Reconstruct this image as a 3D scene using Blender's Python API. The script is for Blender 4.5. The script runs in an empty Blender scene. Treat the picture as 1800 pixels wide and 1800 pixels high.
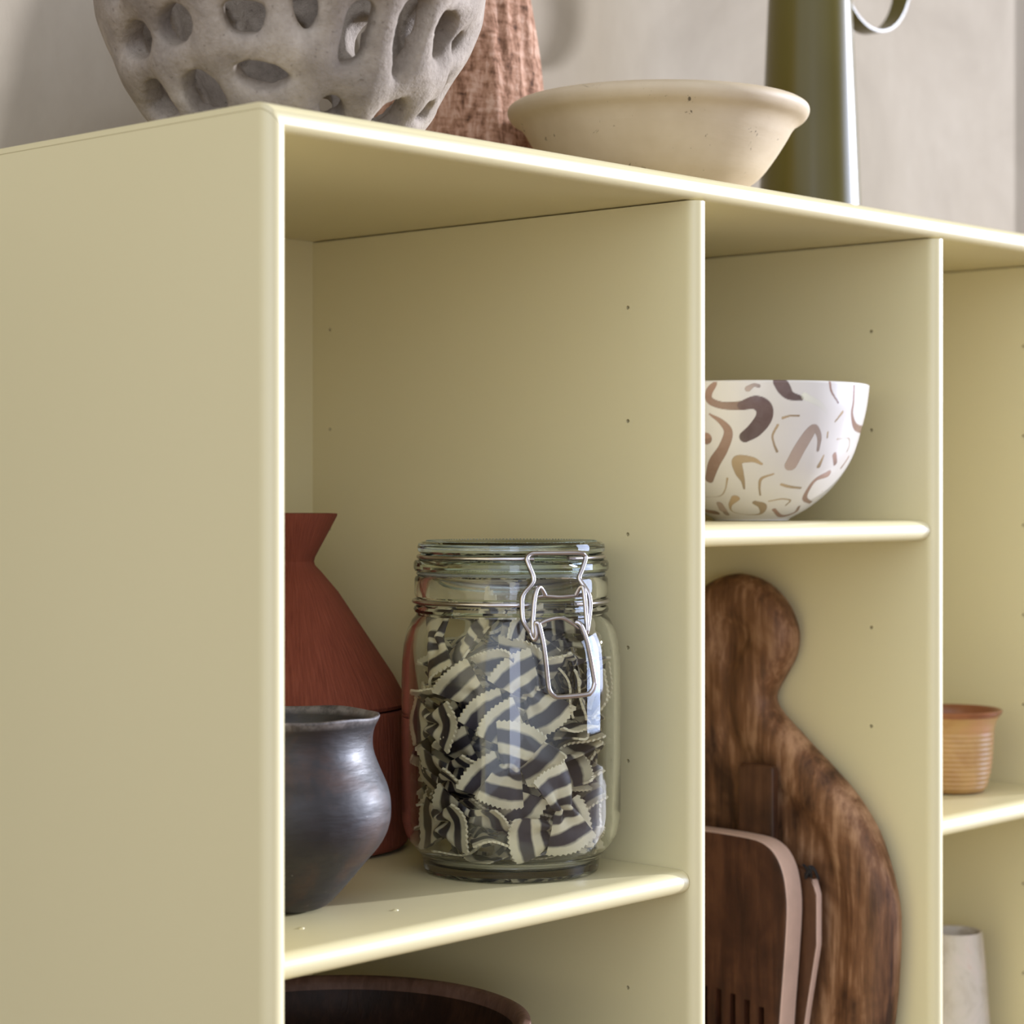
import bpy, bmesh, math, random
import numpy as np
from mathutils import Vector, Matrix, Quaternion, Euler

# ------------------------------------------------------------------ camera, world, lights, exposure
# scene unit: metre.  Local measurements below are in millimetres from the top front left corner of the shelving unit.
TOP = 0.80                       # height of the unit's top above the floor
sc = bpy.context.scene
COL = sc.collection
def P(x, y, z): return Vector((x/1000, y/1000, TOP + z/1000))

cam_d = bpy.data.cameras.new('camera'); cam = bpy.data.objects.new('camera', cam_d); COL.objects.link(cam)
cam.location = P(-599.37, -685.09, -162.01)
cam.rotation_euler = (math.radians(90), 0, -math.radians(47.532))
cam_d.sensor_width = 36; cam_d.lens = 3846.87*36/1800
cam_d.shift_y = -35.56/1800
cam_d.clip_start = 0.05
cam_d.dof.use_dof = True; cam_d.dof.focus_distance = 1.10; cam_d.dof.aperture_fstop = 10.0
sc.camera = cam

w = bpy.data.worlds.new('world'); sc.world = w; w.use_nodes = True
# soft room light: a bright side of the room to the front left, dimmer behind and below
_t = w.node_tree; bg = _t.nodes['Background']; bg.inputs[1].default_value = 1.0
_tc = _t.nodes.new('ShaderNodeTexCoord'); _dot = _t.nodes.new('ShaderNodeVectorMath'); _dot.operation = 'DOT_PRODUCT'
_dot.inputs[1].default_value = Vector((-0.86, -0.42, 0.28)).normalized(); _t.links.new(_tc.outputs['Generated'], _dot.inputs[0])
_mr = _t.nodes.new('ShaderNodeMapRange'); _mr.interpolation_type = 'SMOOTHSTEP'; _mr.inputs[1].default_value = 0.0; _mr.inputs[2].default_value = 1.0
_t.links.new(_dot.outputs['Value'], _mr.inputs[0])
_mx = _t.nodes.new('ShaderNodeMix'); _mx.data_type = 'RGBA'; _t.links.new(_mr.outputs[0], _mx.inputs[0])
_mx.inputs[6].default_value = (0.31, 0.25, 0.165, 1); _mx.inputs[7].default_value = (1.49, 1.61, 1.84, 1)
_t.links.new(_mx.outputs[2], bg.inputs[0])

def lamp(name, kind, loc, direction, energy, color, **kw):
    d = bpy.data.lights.new(name, kind); d.energy = energy; d.color = color
    for k, v in kw.items(): setattr(d, k, v)
    o = bpy.data.objects.new(name, d); COL.objects.link(o); o.location = loc
    o.rotation_euler = Vector(direction).to_track_quat('-Z', 'Y').to_euler(); return o
SUN_DIR = (-2.4, 1.0, -0.47)
lamp('sun', 'SUN', (4, -2, 2), SUN_DIR, 5.6, (0.92, 0.96, 1.11), angle=math.radians(2.0))
lamp('window_light', 'AREA', (2.5, -1.7, 0.95), (-2.25, 1.75, -0.25), 46, (0.75, 0.88, 1.26), shape='RECTANGLE', size=1.1, size_y=1.3)
lamp('window_light', 'AREA', (-1.75, -2.0, 0.85), (1.95, 2.05, -0.25), 7, (0.80, 0.88, 1.2), shape='RECTANGLE', size=0.55, size_y=1.5)

sc.view_settings.view_transform = 'Standard'; sc.view_settings.look = 'None'
sc.view_settings.exposure = 0.0; sc.view_settings.gamma = 1.0; sc.view_settings.use_curve_mapping = False
sc.cycles.max_bounces = 14; sc.cycles.transmission_bounces = 12; sc.cycles.transparent_max_bounces = 12
sc.cycles.diffuse_bounces = 6; sc.cycles.glossy_bounces = 6

# ------------------------------------------------------------------ helpers
def tag(o, label=None, cat=None, group=None, kind=None):
    if label: o['label'] = label
    if cat: o['category'] = cat
    if group: o['group'] = group
    if kind: o['kind'] = kind
    return o
def empty(name, loc, rz=0):
    o = bpy.data.objects.new(name, None); COL.objects.link(o); o.location = loc; o.rotation_euler = (0, 0, rz)
    o.empty_display_size = .02; return o
def finish(me, smooth=True, angle=40):
    if smooth:
        me.polygons.foreach_set('use_smooth', [True]*len(me.polygons))
        me.set_sharp_from_angle(angle=math.radians(angle))
    me.update()
def add(name, me, mat, parent=None, loc=None):
    o = bpy.data.objects.new(name, me); COL.objects.link(o)
    if mat: me.materials.append(mat)
    if parent: o.parent = parent
    if loc is not None: o.location = loc
    return o
def mesh(name, verts, faces, smooth=True, angle=40, recalc=True):
    """verts in mm"""
    me = bpy.data.meshes.new(name)
    me.from_pydata([(v[0]/1000, v[1]/1000, v[2]/1000) for v in verts], [], faces)
    if recalc:
        bm = bmesh.new(); bm.from_mesh(me); bmesh.ops.remove_doubles(bm, verts=bm.verts, dist=1e-6)
        bmesh.ops.recalc_face_normals(bm, faces=bm.faces); bm.to_mesh(me); bm.free()
    finish(me, smooth, angle); return me
def smooth_profile(pts, n=6):
    """Catmull-Rom through the (r,z) points"""
    out = []; p = [pts[0]] + list(pts) + [pts[-1]]
    for i in range(1, len(p)-2):
        a, b, c, d = (np.array(q, float) for q in p[i-1:i+3])
        for k in range(n):
            t = k/n
            out.append(tuple(.5*((2*b)+(-a+c)*t+(2*a-5*b+4*c-d)*t*t+(-a+3*b-3*c+d)*t**3)))
    out.append(tuple(p[-2])); return [(max(r, 0), z) for r, z in out]
def lathe(name, prof, n=96, angle=40, wob=None, closed=False):
    v = []; f = []; m = len(prof)
    for r, z in prof:
        for k in range(n):
            a = 2*math.pi*k/n
            rr, zz = (r, z) if wob is None else wob(r, z, a)
            v.append((rr*math.cos(a), rr*math.sin(a), zz))
    rng = m if closed else m-1
    for i in range(rng):
        j = (i+1) % m
        for k in range(n):
            q = (k+1) % n
            f.append((i*n+k, i*n+q, j*n+q, j*n+k))
    return mesh(name, v, f, angle=angle)
def tube(name, pts, r, closed=False, sides=10, sub=5, smooth=True):
    """round wire through pts (mm)"""
    pts = [np.array(p, float) for p in pts]
    if smooth:
        ext = ([pts[-1]] + pts + pts[:2]) if closed else ([2*pts[0]-pts[1]] + pts + [2*pts[-1]-pts[-2]])
        path = []
        for i in range(1, len(ext)-2):
            a, b, c, d = ext[i-1:i+3]
            for k in range(sub):
                t = k/sub; path.append(.5*((2*b)+(-a+c)*t+(2*a-5*b+4*c-d)*t*t+(-a+3*b-3*c+d)*t**3))
        if not closed: path.append(ext[-2])
    else: path = pts
    n = len(path); v = []; f = []; up = None
    for i in range(n):
        if closed: t = path[(i+1) % n]-path[i-1]
        else: t = path[min(i+1, n-1)]-path[max(i-1, 0)]
        t = t/ (np.linalg.norm(t)+1e-12)
        if up is None:
            up = np.cross(t, (0, 0, 1.)) if abs(t[2]) < .9 else np.cross(t, (1., 0, 0))
        up = up - t*np.dot(up, t); up /= np.linalg.norm(up)+1e-12
        b = np.cross(t, up)
        for k in range(sides):
            a = 2*math.pi*k/sides; v.append(path[i]+r*(math.cos(a)*up+math.sin(a)*b))
    for i in range(n if closed else n-1):
        j = (i+1) % n
        for k in range(sides):
            q = (k+1) % sides; f.append((i*sides+k, i*sides+q, j*sides+q, j*sides+k))
    if not closed:
        f.append(tuple(range(sides-1, -1, -1))); f.append(tuple((n-1)*sides+k for k in range(sides)))
    return mesh(name, v, f, angle=60)
def join(name, meshes):
    bm = bmesh.new()
    for m in meshes: bm.from_mesh(m)
    me = bpy.data.meshes.new(name); bm.to_mesh(me); bm.free(); finish(me, True, 50); return me
def box_mesh(name, a, b, bevel=0.0):
    x0, y0, z0 = a; x1, y1, z1 = b
    v = [(x, y, z) for x in (x0, x1) for y in (y0, y1) for z in (z0, z1)]
    f = [(0, 1, 3, 2), (4, 6, 7, 5), (0, 4, 5, 1), (2, 3, 7, 6), (0, 2, 6, 4), (1, 5, 7, 3)]
    me = mesh(name, v, f, smooth=False)
    if bevel:
        bm = bmesh.new(); bm.from_mesh(me)
        bmesh.ops.bevel(bm, geom=bm.edges[:], offset=bevel/1000, segments=3, affect='EDGES', profile=.5)
        bm.to_mesh(me); bm.free(); finish(me)
    return me
def plate(name, outline, thick, step=3.0, edge=4.0, recess=None, bulge=0.0):
    """solid board: outline = closed polygon (a,b) in mm in the board's plane; returns mesh with coords (a, b, depth), depth 0..-thick.
    edges rounded over 'edge' mm; recess = (rim width, depth)"""
    from mathutils.geometry import delaunay_2d_cdt
    pts = []; n = len(outline)
    for i in range(n):
        a = np.array(outline[i]); b = np.array(outline[(i+1) % n]); L = np.linalg.norm(b-a); k = max(1, int(L/step))
        for q in range(k): pts.append(a+(b-a)*q/k)
    pts = np.array([p for i, p in enumerate(pts) if np.linalg.norm(p-pts[i-1]) > 1e-4]); m = len(pts)
    A = pts; B = np.roll(pts, -1, axis=0); AB = B-A; LL = (AB**2).sum(1)+1e-9
    def dist(q):
        t = np.clip(((q-A)*AB).sum(1)/LL, 0, 1); return np.sqrt((((A+AB*t[:, None])-q)**2).sum(1).min())
    def inside(q):
        c = (A[:, 1] > q[1]) != (B[:, 1] > q[1])
        xs = A[:, 0]+(q[1]-A[:, 1])*AB[:, 0]/np.where(AB[:, 1] == 0, 1e-9, AB[:, 1])
        return np.count_nonzero(c & (q[0] < xs)) % 2 == 1
    P2 = [tuple(p) for p in pts]; D = [0.0]*m
    # rings close to the edge for the rounding
    cen = pts.mean(0)
    nrm = np.stack([AB[:, 1], -AB[:, 0]], 1); nrm = nrm+np.roll(nrm, 1, axis=0); nrm /= np.linalg.norm(nrm, axis=1)[:, None]+1e-9
    if not inside(pts[0]-nrm[0]*.5): nrm = -nrm
    for s in (.08, .3, .6, 1.0):
        for i in range(m):
            q = pts[i]-nrm[i]*edge*s
            if inside(q):
                d = dist(q)
                if d > edge*s*.9: P2.append(tuple(q)); D.append(d)
    mn = pts.min(0); mx = pts.max(0)
    a = mn[0]+step/2; row = 0
    while a < mx[0]:
        b = mn[1]+(step/2 if row % 2 else 0)
        while b < mx[1]:
            q = np.array((a, b))
            if inside(q):
                d = dist(q)
                if d > edge*1.0+step*.6: P2.append((a, b)); D.append(d)
            b += step
        a += step*.87; row += 1
    res = delaunay_2d_cdt([Vector(p) for p in P2], [], [list(range(m))], 1, 1e-5)
    V = [np.array(v) for v in res[0]]; F = [tuple(f) for f in res[2]]
    top = []; bot = []
    for q in V:
        d = dist(q); e = min(d/edge, 1); h = (1-math.sqrt(max(0, 1-(1-e)**2)))*min(edge, thick/2)
        zt = -h
        if recess:
            t = min(max((d-recess[0])/(recess[0]*.8), 0), 1); zt -= recess[1]*(t*t*(3-2*t))
        top.append((q[0], q[1], zt)); bot.append((q[0], q[1], -thick+h))
    N = len(V); verts = top+bot; faces = [f for f in F]+[tuple(N+i for i in reversed(f)) for f in F]
    # side wall along boundary edges
    cnt = {}
    for f in F:
        for i in range(len(f)):
            e = (f[i], f[(i+1) % len(f)]); cnt[tuple(sorted(e))] = cnt.get(tuple(sorted(e)), []) + [e]
    for k, e in cnt.items():
        if len(e) == 1: i, j = e[0]; faces.append((j, i, N+i, N+j))
    return mesh(name, verts, faces, angle=50)
def bake_modifiers(o):
    dg = bpy.context.evaluated_depsgraph_get(); ev = o.evaluated_get(dg)
    me = bpy.data.meshes.new_from_object(ev); old = o.data; o.modifiers.clear(); o.data = me
    bpy.data.meshes.remove(old)

# ------------------------------------------------------------------ materials
class M:
    def __init__(s, name):
        s.m = bpy.data.materials.new(name); s.m.use_nodes = True; s.t = s.m.node_tree; s.b = s.t.nodes['Principled BSDF']
        s.tc = s.t.nodes.new('ShaderNodeTexCoord')
    def n(s, t, **kw):
        x = s.t.nodes.new('ShaderNode'+t)
        for k, v in kw.items():
            if hasattr(x, k) and not k[0].isupper(): setattr(x, k, v)
        return x
    def link(s, a, b): s.t.links.new(a, b)
    def mapping(s, scale=(1, 1, 1), src='Object', rot=(0, 0, 0)):
        x = s.t.nodes.new('ShaderNodeMapping'); x.inputs['Scale'].default_value = scale; x.inputs['Rotation'].default_value = rot
        s.link(s.tc.outputs[src], x.inputs[0]); return x.outputs[0]
    def noise(s, vec, scale, detail=4, rough=.55, dist=0):
        x = s.t.nodes.new('ShaderNodeTexNoise'); s.link(vec, x.inputs['Vector'])
        x.inputs['Scale'].default_value = scale; x.inputs['Detail'].default_value = detail; x.inputs['Roughness'].default_value = rough
        x.inputs['Distortion'].default_value = dist; return x.outputs['Fac']
    def ramp(s, fac, stops, interp='LINEAR'):
        x = s.t.nodes.new('ShaderNodeValToRGB'); x.color_ramp.interpolation = interp; s.link(fac, x.inputs[0])
        e = x.color_ramp.elements
        while len(e) < len(stops): e.new(.5)
        for i, (p, c) in enumerate(stops): e[i].position = p; e[i].color = (*c, 1) if len(c) == 3 else c
        return x.outputs[0]
    def mix(s, fac, a, b, mode='MIX'):
        x = s.t.nodes.new('ShaderNodeMix'); x.data_type = 'RGBA'; x.blend_type = mode
        for sock, v in ((x.inputs[0], fac), (x.inputs[6], a), (x.inputs[7], b)):
            if hasattr(v, 'is_linked'): s.link(v, sock)
            else: sock.default_value = v if not isinstance(v, tuple) else (*v, 1)[:4]
        return x.outputs[2]
    def math(s, op, a, b=None):
        x = s.t.nodes.new('ShaderNodeMath'); x.operation = op
        for i, v in enumerate((a, b)):
            if v is None: continue
            if hasattr(v, 'is_linked'): s.link(v, x.inputs[i])
            else: x.inputs[i].default_value = v
        return x.outputs[0]
    def set(s, color=None, rough=None, metal=None, spec=None, **kw):
        for k, v in (('Base Color', color), ('Roughness', rough), ('Metallic', metal), ('Specular IOR Level', spec), *((a.replace('_', ' '), b) for a, b in kw.items())):
            if v is None: continue
            if hasattr(v, 'is_linked'): s.link(v, s.b.inputs[k])
            else: s.b.inputs[k].default_value = (*v, 1) if isinstance(v, tuple) and len(v) == 3 else v
        return s
    def bump(s, h, strength=.3, dist=.001):
        x = s.t.nodes.new('ShaderNodeBump'); x.inputs['Strength'].default_value = strength; x.inputs['Distance'].default_value = dist
        if s.b.inputs['Normal'].is_linked:
            s.link(s.b.inputs['Normal'].links[0].from_socket, x.inputs['Normal'])
        s.link(h, x.inputs['Height']); s.link(x.outputs[0], s.b.inputs['Normal']); return s

def mat_paint():
    m = M('pale_yellow_lacquer'); v = m.mapping()
    m.set(color=m.ramp(m.noise(v, 3, 2), [(.3, (.668, .587, .332)), (.7, (.678, .597, .342))]), rough=.42, spec=.55, Coat_Weight=.5, Coat_Roughness=.38)
    return m.bump(m.noise(v, 900, 2), .012, .0005).m
def mat_wall():
    m = M('limewashed_plaster'); v = m.mapping(); v2 = m.mapping((1, 1, .45))
    c = m.ramp(m.noise(v, 6, 5, .6, .6), [(.3, (.30, .25, .180)), (.5, (.36, .303, .222)), (.72, (.40, .34, .255))])
    c = m.mix(m.ramp(m.noise(v2, 60, 4, .6), [(.35, (0, 0, 0)), (.65, (.35, .35, .35))]), c, (.32, .268, .195))
    m.set(color=c, rough=.85, spec=.25)
    return m.bump(m.noise(v2, 90, 4), .25, .001).m
def mat_stone():
    m = M('grey_beige_stoneware'); v = m.mapping()
    c = m.ramp(m.noise(v, 28, 5, .65, .4), [(.28, (.185, .15, .118)), (.5, (.295, .246, .195)), (.72, (.43, .365, .295))])
    pits = m.ramp(m.noise(v, 380, 3, .6), [(.28, (.30, .26, .22)), (.36, (.85, .84, .83)), (.6, (1, 1, 1))])
    c = m.mix(.6, c, pits, 'MULTIPLY')
    m.set(color=c, rough=.82, spec=.3)
    m.bump(m.noise(v, 420, 4, .7), .7, .0012); return m.bump(m.noise(v, 80, 4), .4, .003).m
def mat_bark():
    m = M('carved_reddish_bark'); v = m.mapping((1, 1, .28)); v2 = m.mapping((.22, .22, 1.0)); v3 = m.mapping((1, 1, .5))
    a = m.noise(v, 150, 5, .65, .8); b = m.noise(v2, 260, 3, .6, .5); d = m.noise(v3, 300, 4, .65)
    h = m.math('ADD', m.math('ADD', m.math('MULTIPLY', a, .5), m.math('MULTIPLY', b, .3)), m.math('MULTIPLY', d, .32))
    c = m.ramp(h, [(.42, (.075, .034, .018)), (.50, (.22, .108, .06)), (.57, (.37, .20, .122)), (.66, (.52, .33, .23))])
    m.set(color=c, rough=.9, spec=.2)
    return m.bump(h, .8, .004).m
def mat_cream():
    m = M('cream_earthenware'); v = m.mapping(); v2 = m.mapping((1, 1, 6))
    c = m.ramp(m.noise(v, 22, 4, .6), [(.3, (.47, .37, .235)), (.7, (.57, .465, .315))])
    chips = m.ramp(m.noise(v, 75, 4, .7, 1.2), [(.31, (.10, .085, .075)), (.35, (1, 1, 1))])
    c = m.mix(.85, c, chips, 'MULTIPLY')
    m.set(color=c, rough=.6, spec=.35)
    return m.bump(m.noise(v2, 60, 3), .15, .001).m
def mat_olive():
    m = M('olive_satin_metal'); v = m.mapping()
    m.set(color=m.ramp(m.noise(v, 12, 2), [(.3, (.085, .066, .010)), (.7, (.10, .08, .014))]), rough=.27, metal=.0, spec=.32)
    return m.m
def mat_terra():
    m = M('dark_terracotta'); v = m.mapping()
    sep = m.n('SeparateXYZ'); m.link(m.tc.outputs['Object'], sep.inputs[0])
    ang = m.math('ARCTAN2', sep.outputs[1], sep.outputs[0])
    cmb = m.n('CombineXYZ'); m.link(m.math('MULTIPLY', ang, 9.0), cmb.inputs[0]); m.link(m.math('MULTIPLY', sep.outputs[2], 16), cmb.inputs[1])
    st = m.noise(cmb.outputs[0], 4.2, 4, .6, .4)
    c = m.ramp(st, [(.3, (.17, .038, .018)), (.55, (.225, .053, .027)), (.75, (.27, .075, .04))])
    m.set(color=c, rough=.75, spec=.3)
    return m.bump(st, .5, .0016).m
def mat_blackpot():
    m = M('burnished_black_clay'); v = m.mapping(); v2 = m.mapping((1, 1, 5))
    c = m.ramp(m.noise(v, 26, 5, .65, .7), [(.3, (.006, .005, .006)), (.5, (.013, .009, .010)), (.62, (.034, .015, .010)), (.76, (.06, .030, .018))])
    spk = m.ramp(m.noise(v, 330, 2, .5), [(.74, (0, 0, 0)), (.80, (.30, .27, .24))])
    c = m.mix(1.0, c, spk, 'ADD')
    sep = m.n('SeparateXYZ'); m.link(m.tc.outputs['Object'], sep.inputs[0])                     # chalky wear on the lip
    lip = m.math('MULTIPLY', m.ramp(m.math('MULTIPLY', sep.outputs[2], 10), [(.868, (0, 0, 0)), (.892, (1, 1, 1))]), m.ramp(m.noise(v, 160, 4, .7), [(.35, (.15, .15, .15)), (.6, (.9, .9, .9))]))
    c = m.mix(lip, c, (.17, .15, .145))
    m.set(color=c, rough=m.ramp(m.noise(v2, 45, 4, .6), [(.3, (.42, .42, .42)), (.7, (.62, .62, .62))]), spec=.5)
    m.bump(m.noise(v2, 90, 4, .6), .22, .0012); return m.bump(m.noise(v, 30, 3), .3, .003).m
def mat_glass():
    m = M('jar_glass'); m.set(color=(.915, .94, .925), rough=0.0, IOR=1.47, spec=.5, Transmission_Weight=1.0); return m.m
def mat_lidglass():
    m = M('lid_glass'); m.set(color=(.66, .75, .70), rough=0.0, IOR=1.5, spec=.5, Transmission_Weight=1.0); return m.m
def mat_rubber():
    m = M('clear_rubber_gasket'); m.set(color=(.70, .72, .68), rough=.25, spec=.4, Transmission_Weight=.85); return m.m
def mat_wire():
    m = M('steel_wire'); v = m.mapping()
    m.set(color=m.ramp(m.noise(v, 90, 2), [(.3, (.44, .405, .405)), (.7, (.53, .50, .50))]), rough=.24, metal=1.0); return m.m
def mat_pasta():
    m = M('striped_pasta'); sep = m.n('SeparateXYZ'); m.link(m.tc.outputs['UV'], sep.inputs[0])
    n1 = m.noise(m.mapping(), 120, 3, .5)
    u = m.math('ADD', sep.outputs[0], m.math('MULTIPLY', m.math('SUBTRACT', n1, .5), .06))
    c = m.ramp(u, [(.0, (.80, .70, .47)), (.075, (.80, .70, .47)), (.105, (.036, .027, .034)), (.235, (.036, .027, .034)), (.265, (.78, .68, .46)), (.36, (.78, .68, .46)),
                   (.385, (.040, .031, .037)), (.47, (.040, .031, .037)), (.49, (.72, .63, .43)), (.53, (.72, .63, .43)), (.55, (.040, .031, .037)), (.64, (.040, .031, .037)),
                   (.665, (.78, .68, .46)), (.755, (.78, .68, .46)), (.785, (.036, .027, .034)), (.895, (.036, .027, .034)), (.925, (.80, .70, .47)), (1, (.80, .70, .47))])
    m.set(color=c, rough=.5, spec=.4); return m.bump(m.noise(m.mapping(), 700, 2), .2, .0004).m
def mat_brushbowl():
    m = M('white_glaze_with_brush_marks'); a = m.n('Attribute', attribute_name='marks')
    v = m.mapping((1, 1, 1)); wash = m.noise(v, 130, 4, .6, .5)
    c = m.mix(m.math('MULTIPLY', wash, .5), a.outputs['Color'], m.mix(.28, a.outputs['Color'], (.70, .655, .60)))
    m.set(color=c, rough=.22, spec=.5); return m.m
def mat_wood(name, dark, mid, light, scale=1.0, rough=.55, axis=2, grain=.35):
    m = M(name); s = [1, 1, 1]; s[axis] = .10
    v = m.mapping(tuple(s)); v2 = m.mapping()
    big = m.noise(v2, 16*scale, 4, .6, .8); fine = m.noise(v, 210*scale, 5, .65, .3); med = m.noise(v, 50*scale, 4, .6, 1.0)
    h = m.math('ADD', m.math('ADD', m.math('MULTIPLY', big, .42), m.math('MULTIPLY', fine, .28)), m.math('MULTIPLY', med, .30))
    c = m.ramp(h, [(.40, dark), (.50, mid), (.60, light)])
    m.set(color=c, rough=rough, spec=.35)
    return m.bump(fine, grain, .0012).m
def mat_plain(name, c, rough=.6, var=.12, scale=40, bump=.1, spec=.4, metal=0):
    m = M(name); v = m.mapping()
    m.set(color=m.ramp(m.noise(v, scale, 4, .6), [(.3, tuple(x*(1-var) for x in c)), (.7, tuple(min(1, x*(1+var)) for x in c))]), rough=rough, spec=spec, metal=metal)
    return m.bump(m.noise(v, scale*6, 3), bump, .0006).m
def mat_cup():
    m = M('caramel_salt_glaze'); v = m.mapping()
    c = m.ramp(m.noise(v, 45, 4, .6, .5), [(.3, (.36, .19, .065)), (.55, (.44, .26, .095)), (.75, (.48, .235, .11))])
    m.set(color=c, rough=.42, spec=.45); return m.m
def mat_vase():
    m = M('blotched_pale_glaze'); v = m.mapping()
    c = m.ramp(m.noise(v, 38, 5, .65, .6), [(.3, (.40, .33, .25)), (.5, (.56, .50, .42)), (.62, (.60, .52, .45)), (.75, (.55, .36, .26))])
    m.set(color=c, rough=.4, spec=.4); return m.m

PAINT = mat_paint(); WALL = mat_wall()

# ------------------------------------------------------------------ setting
tag(add('wall_back', box_mesh('wall_back', (-2600, 300, -800), (3400, 400, 1700)), WALL, loc=P(0, 0, 0)), kind='structure')
tag(add('floor', box_mesh('floor', (-2600, -4000, -860), (3400, 300, -800)), mat_wood('oak_floor', (.20, .13, .075), (.30, .20, .12), (.40, .28, .17), .4, .5, 0), loc=P(0, 0, 0)), kind='structure')
tag(add('trim_1', box_mesh('trim_1', (1172, 286, -800), (1290, 300, 1700), 2.0), mat_plain('brown_trim', (.20, .13, .085), .6), loc=P(0, 0, 0)), kind='structure')

# ------------------------------------------------------------------ shelving unit
T = 12.0; W = 1000.0; DEP = 298.0; NOSE = 7.0; BASE = -720.0
X1, X2, X3 = 288.8, 519.4, 701.9
def nose_profile():
    """(n, y): n across the thickness -6..6, rounded at the front (y=0), square at the back"""
    out = [(-6, DEP)]
    for k in range(0, 17):
        a = math.pi*k/16; out.append((-6*math.cos(a), NOSE-NOSE*math.sin(a)**.85))
    out.append((6, DEP)); return out
NP = nose_profile()
def sweep(name, rings):
    n = len(rings[0]); v = [p for r in rings for p in r]; f = []
    for i in range(len(rings)-1):
        for k in range(n):
            q = (k+1) % n; f.append((i*n+k, i*n+q, (i+1)*n+q, (i+1)*n+k))
    f.append(tuple(range(n))[::-1]); f.append(tuple((len(rings)-1)*n+k for k in range(n)))
    return mesh(name, v, f, angle=35)
unit = tag(empty('shelving_unit', P(W/2, 150, -800)), 'pale yellow open shelving unit with rounded front edges standing against the plaster wall', 'shelving unit')
def upart(name, me, mat=PAINT):
    o = add(name, me, mat, unit); o.location = P(0, 0, 0)-unit.location; return o
LIP = 2.6
upart('side_panel', sweep('side_panel', [[(6-n, y, BASE) for n, y in NP], [(6-n, y, -6+n-LIP-.35) for n, y in NP]]))
upart('top_panel', sweep('top_panel', [[(6-n, y, -6+n-LIP) for n, y in NP], [(6-n, y, -6+n) for n, y in NP], [(W-6+n, y, -6+n) for n, y in NP], [(W-6+n, y, -6+n-LIP) for n, y in NP]]))
upart('side_panel', sweep('side_panel', [[(W-6+n, y, BASE) for n, y in NP], [(W-6+n, y, -6+n-LIP-.35) for n, y in NP]]))
upart('bottom_panel', sweep('bottom_panel', [[(T, y, BASE+6+n) for n, y in NP], [(W-T, y, BASE+6+n) for n, y in NP]]))
upart('back_panel', box_mesh('back_panel', (T, 290, BASE+12), (W-T, 298, -12)))
upart('plinth', box_mesh('plinth', (30, 30, -800), (W-30, 280, BASE), 2))
ZH = [-65.4-59.467*k for k in range(11)]
def divider(x, holes=True):
    front = [(n, y+.8) for n, y in NP]; front[0] = (-6, 290); front[-1] = (6, 290)
    o = upart('divider', sweep('divider', [[(x+6+n, y, BASE+12) for n, y in front], [(x+6+n, y, -12.7) for n, y in front]]))
    bm = bmesh.new()
    for yy in (45.5, 274.8):
        for zz in ZH:
            bmesh.ops.create_cone(bm, cap_ends=True, segments=14, radius1=.0011, radius2=.0011, depth=.014,
                                  matrix=Matrix.Translation((x/1000, yy/1000, zz/1000)) @ Matrix.Rotation(math.pi/2, 4, 'Y'))
    cm = bpy.data.meshes.new('cut'); bm.to_mesh(cm); bm.free()
    cut = bpy.data.objects.new('cut', cm); COL.objects.link(cut); cut.parent = unit; cut.location = o.location
    md = o.modifiers.new('b', 'BOOLEAN'); md.operation = 'DIFFERENCE'; md.object = cut; md.solver = 'EXACT'
    bake_modifiers(o); bpy.data.objects.remove(cut); bpy.data.meshes.remove(cm); finish(o.data, True, 35)
for x in (X1, X2, X3): divider(x)
def shelf(xa, xb, ztop, bumps=()):
    prof = [(n, y+4.6) for n, y in NP]; prof[0] = (-6, 290); prof[-1] = (6, 290)
    o = upart('shelf', sweep('shelf', [[(xa, y, ztop-6+n) for n, y in prof], [(xb, y, ztop-6+n) for n, y in prof]]))
    for bx, by in bumps:
        d = add('shelf_peg', lathe('shelf_peg', [(1.5, 0), (1.4, .25), (.9, .5), (0, .6)], 16), PAINT, o); d.location = Vector((bx, by, ztop))/1000
S1, S2, S3 = -356.2, -178.9, -356.2
shelf(T+.3, X1-.3, S1, ((113.2, 40.5), (55.3, 41.1)))
shelf(X1+T+.3, X2-.3, S2)
shelf(X2+T+.3, X3-.3, S3)
shelf(T+.3, X1-.3, -475.6); shelf(X1+T+.3, X2-.3, -594.5); shelf(X2+T+.3, X3-.3, -594.5); shelf(X3+T+.3, W-T-.3, S2-118.9)

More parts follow.
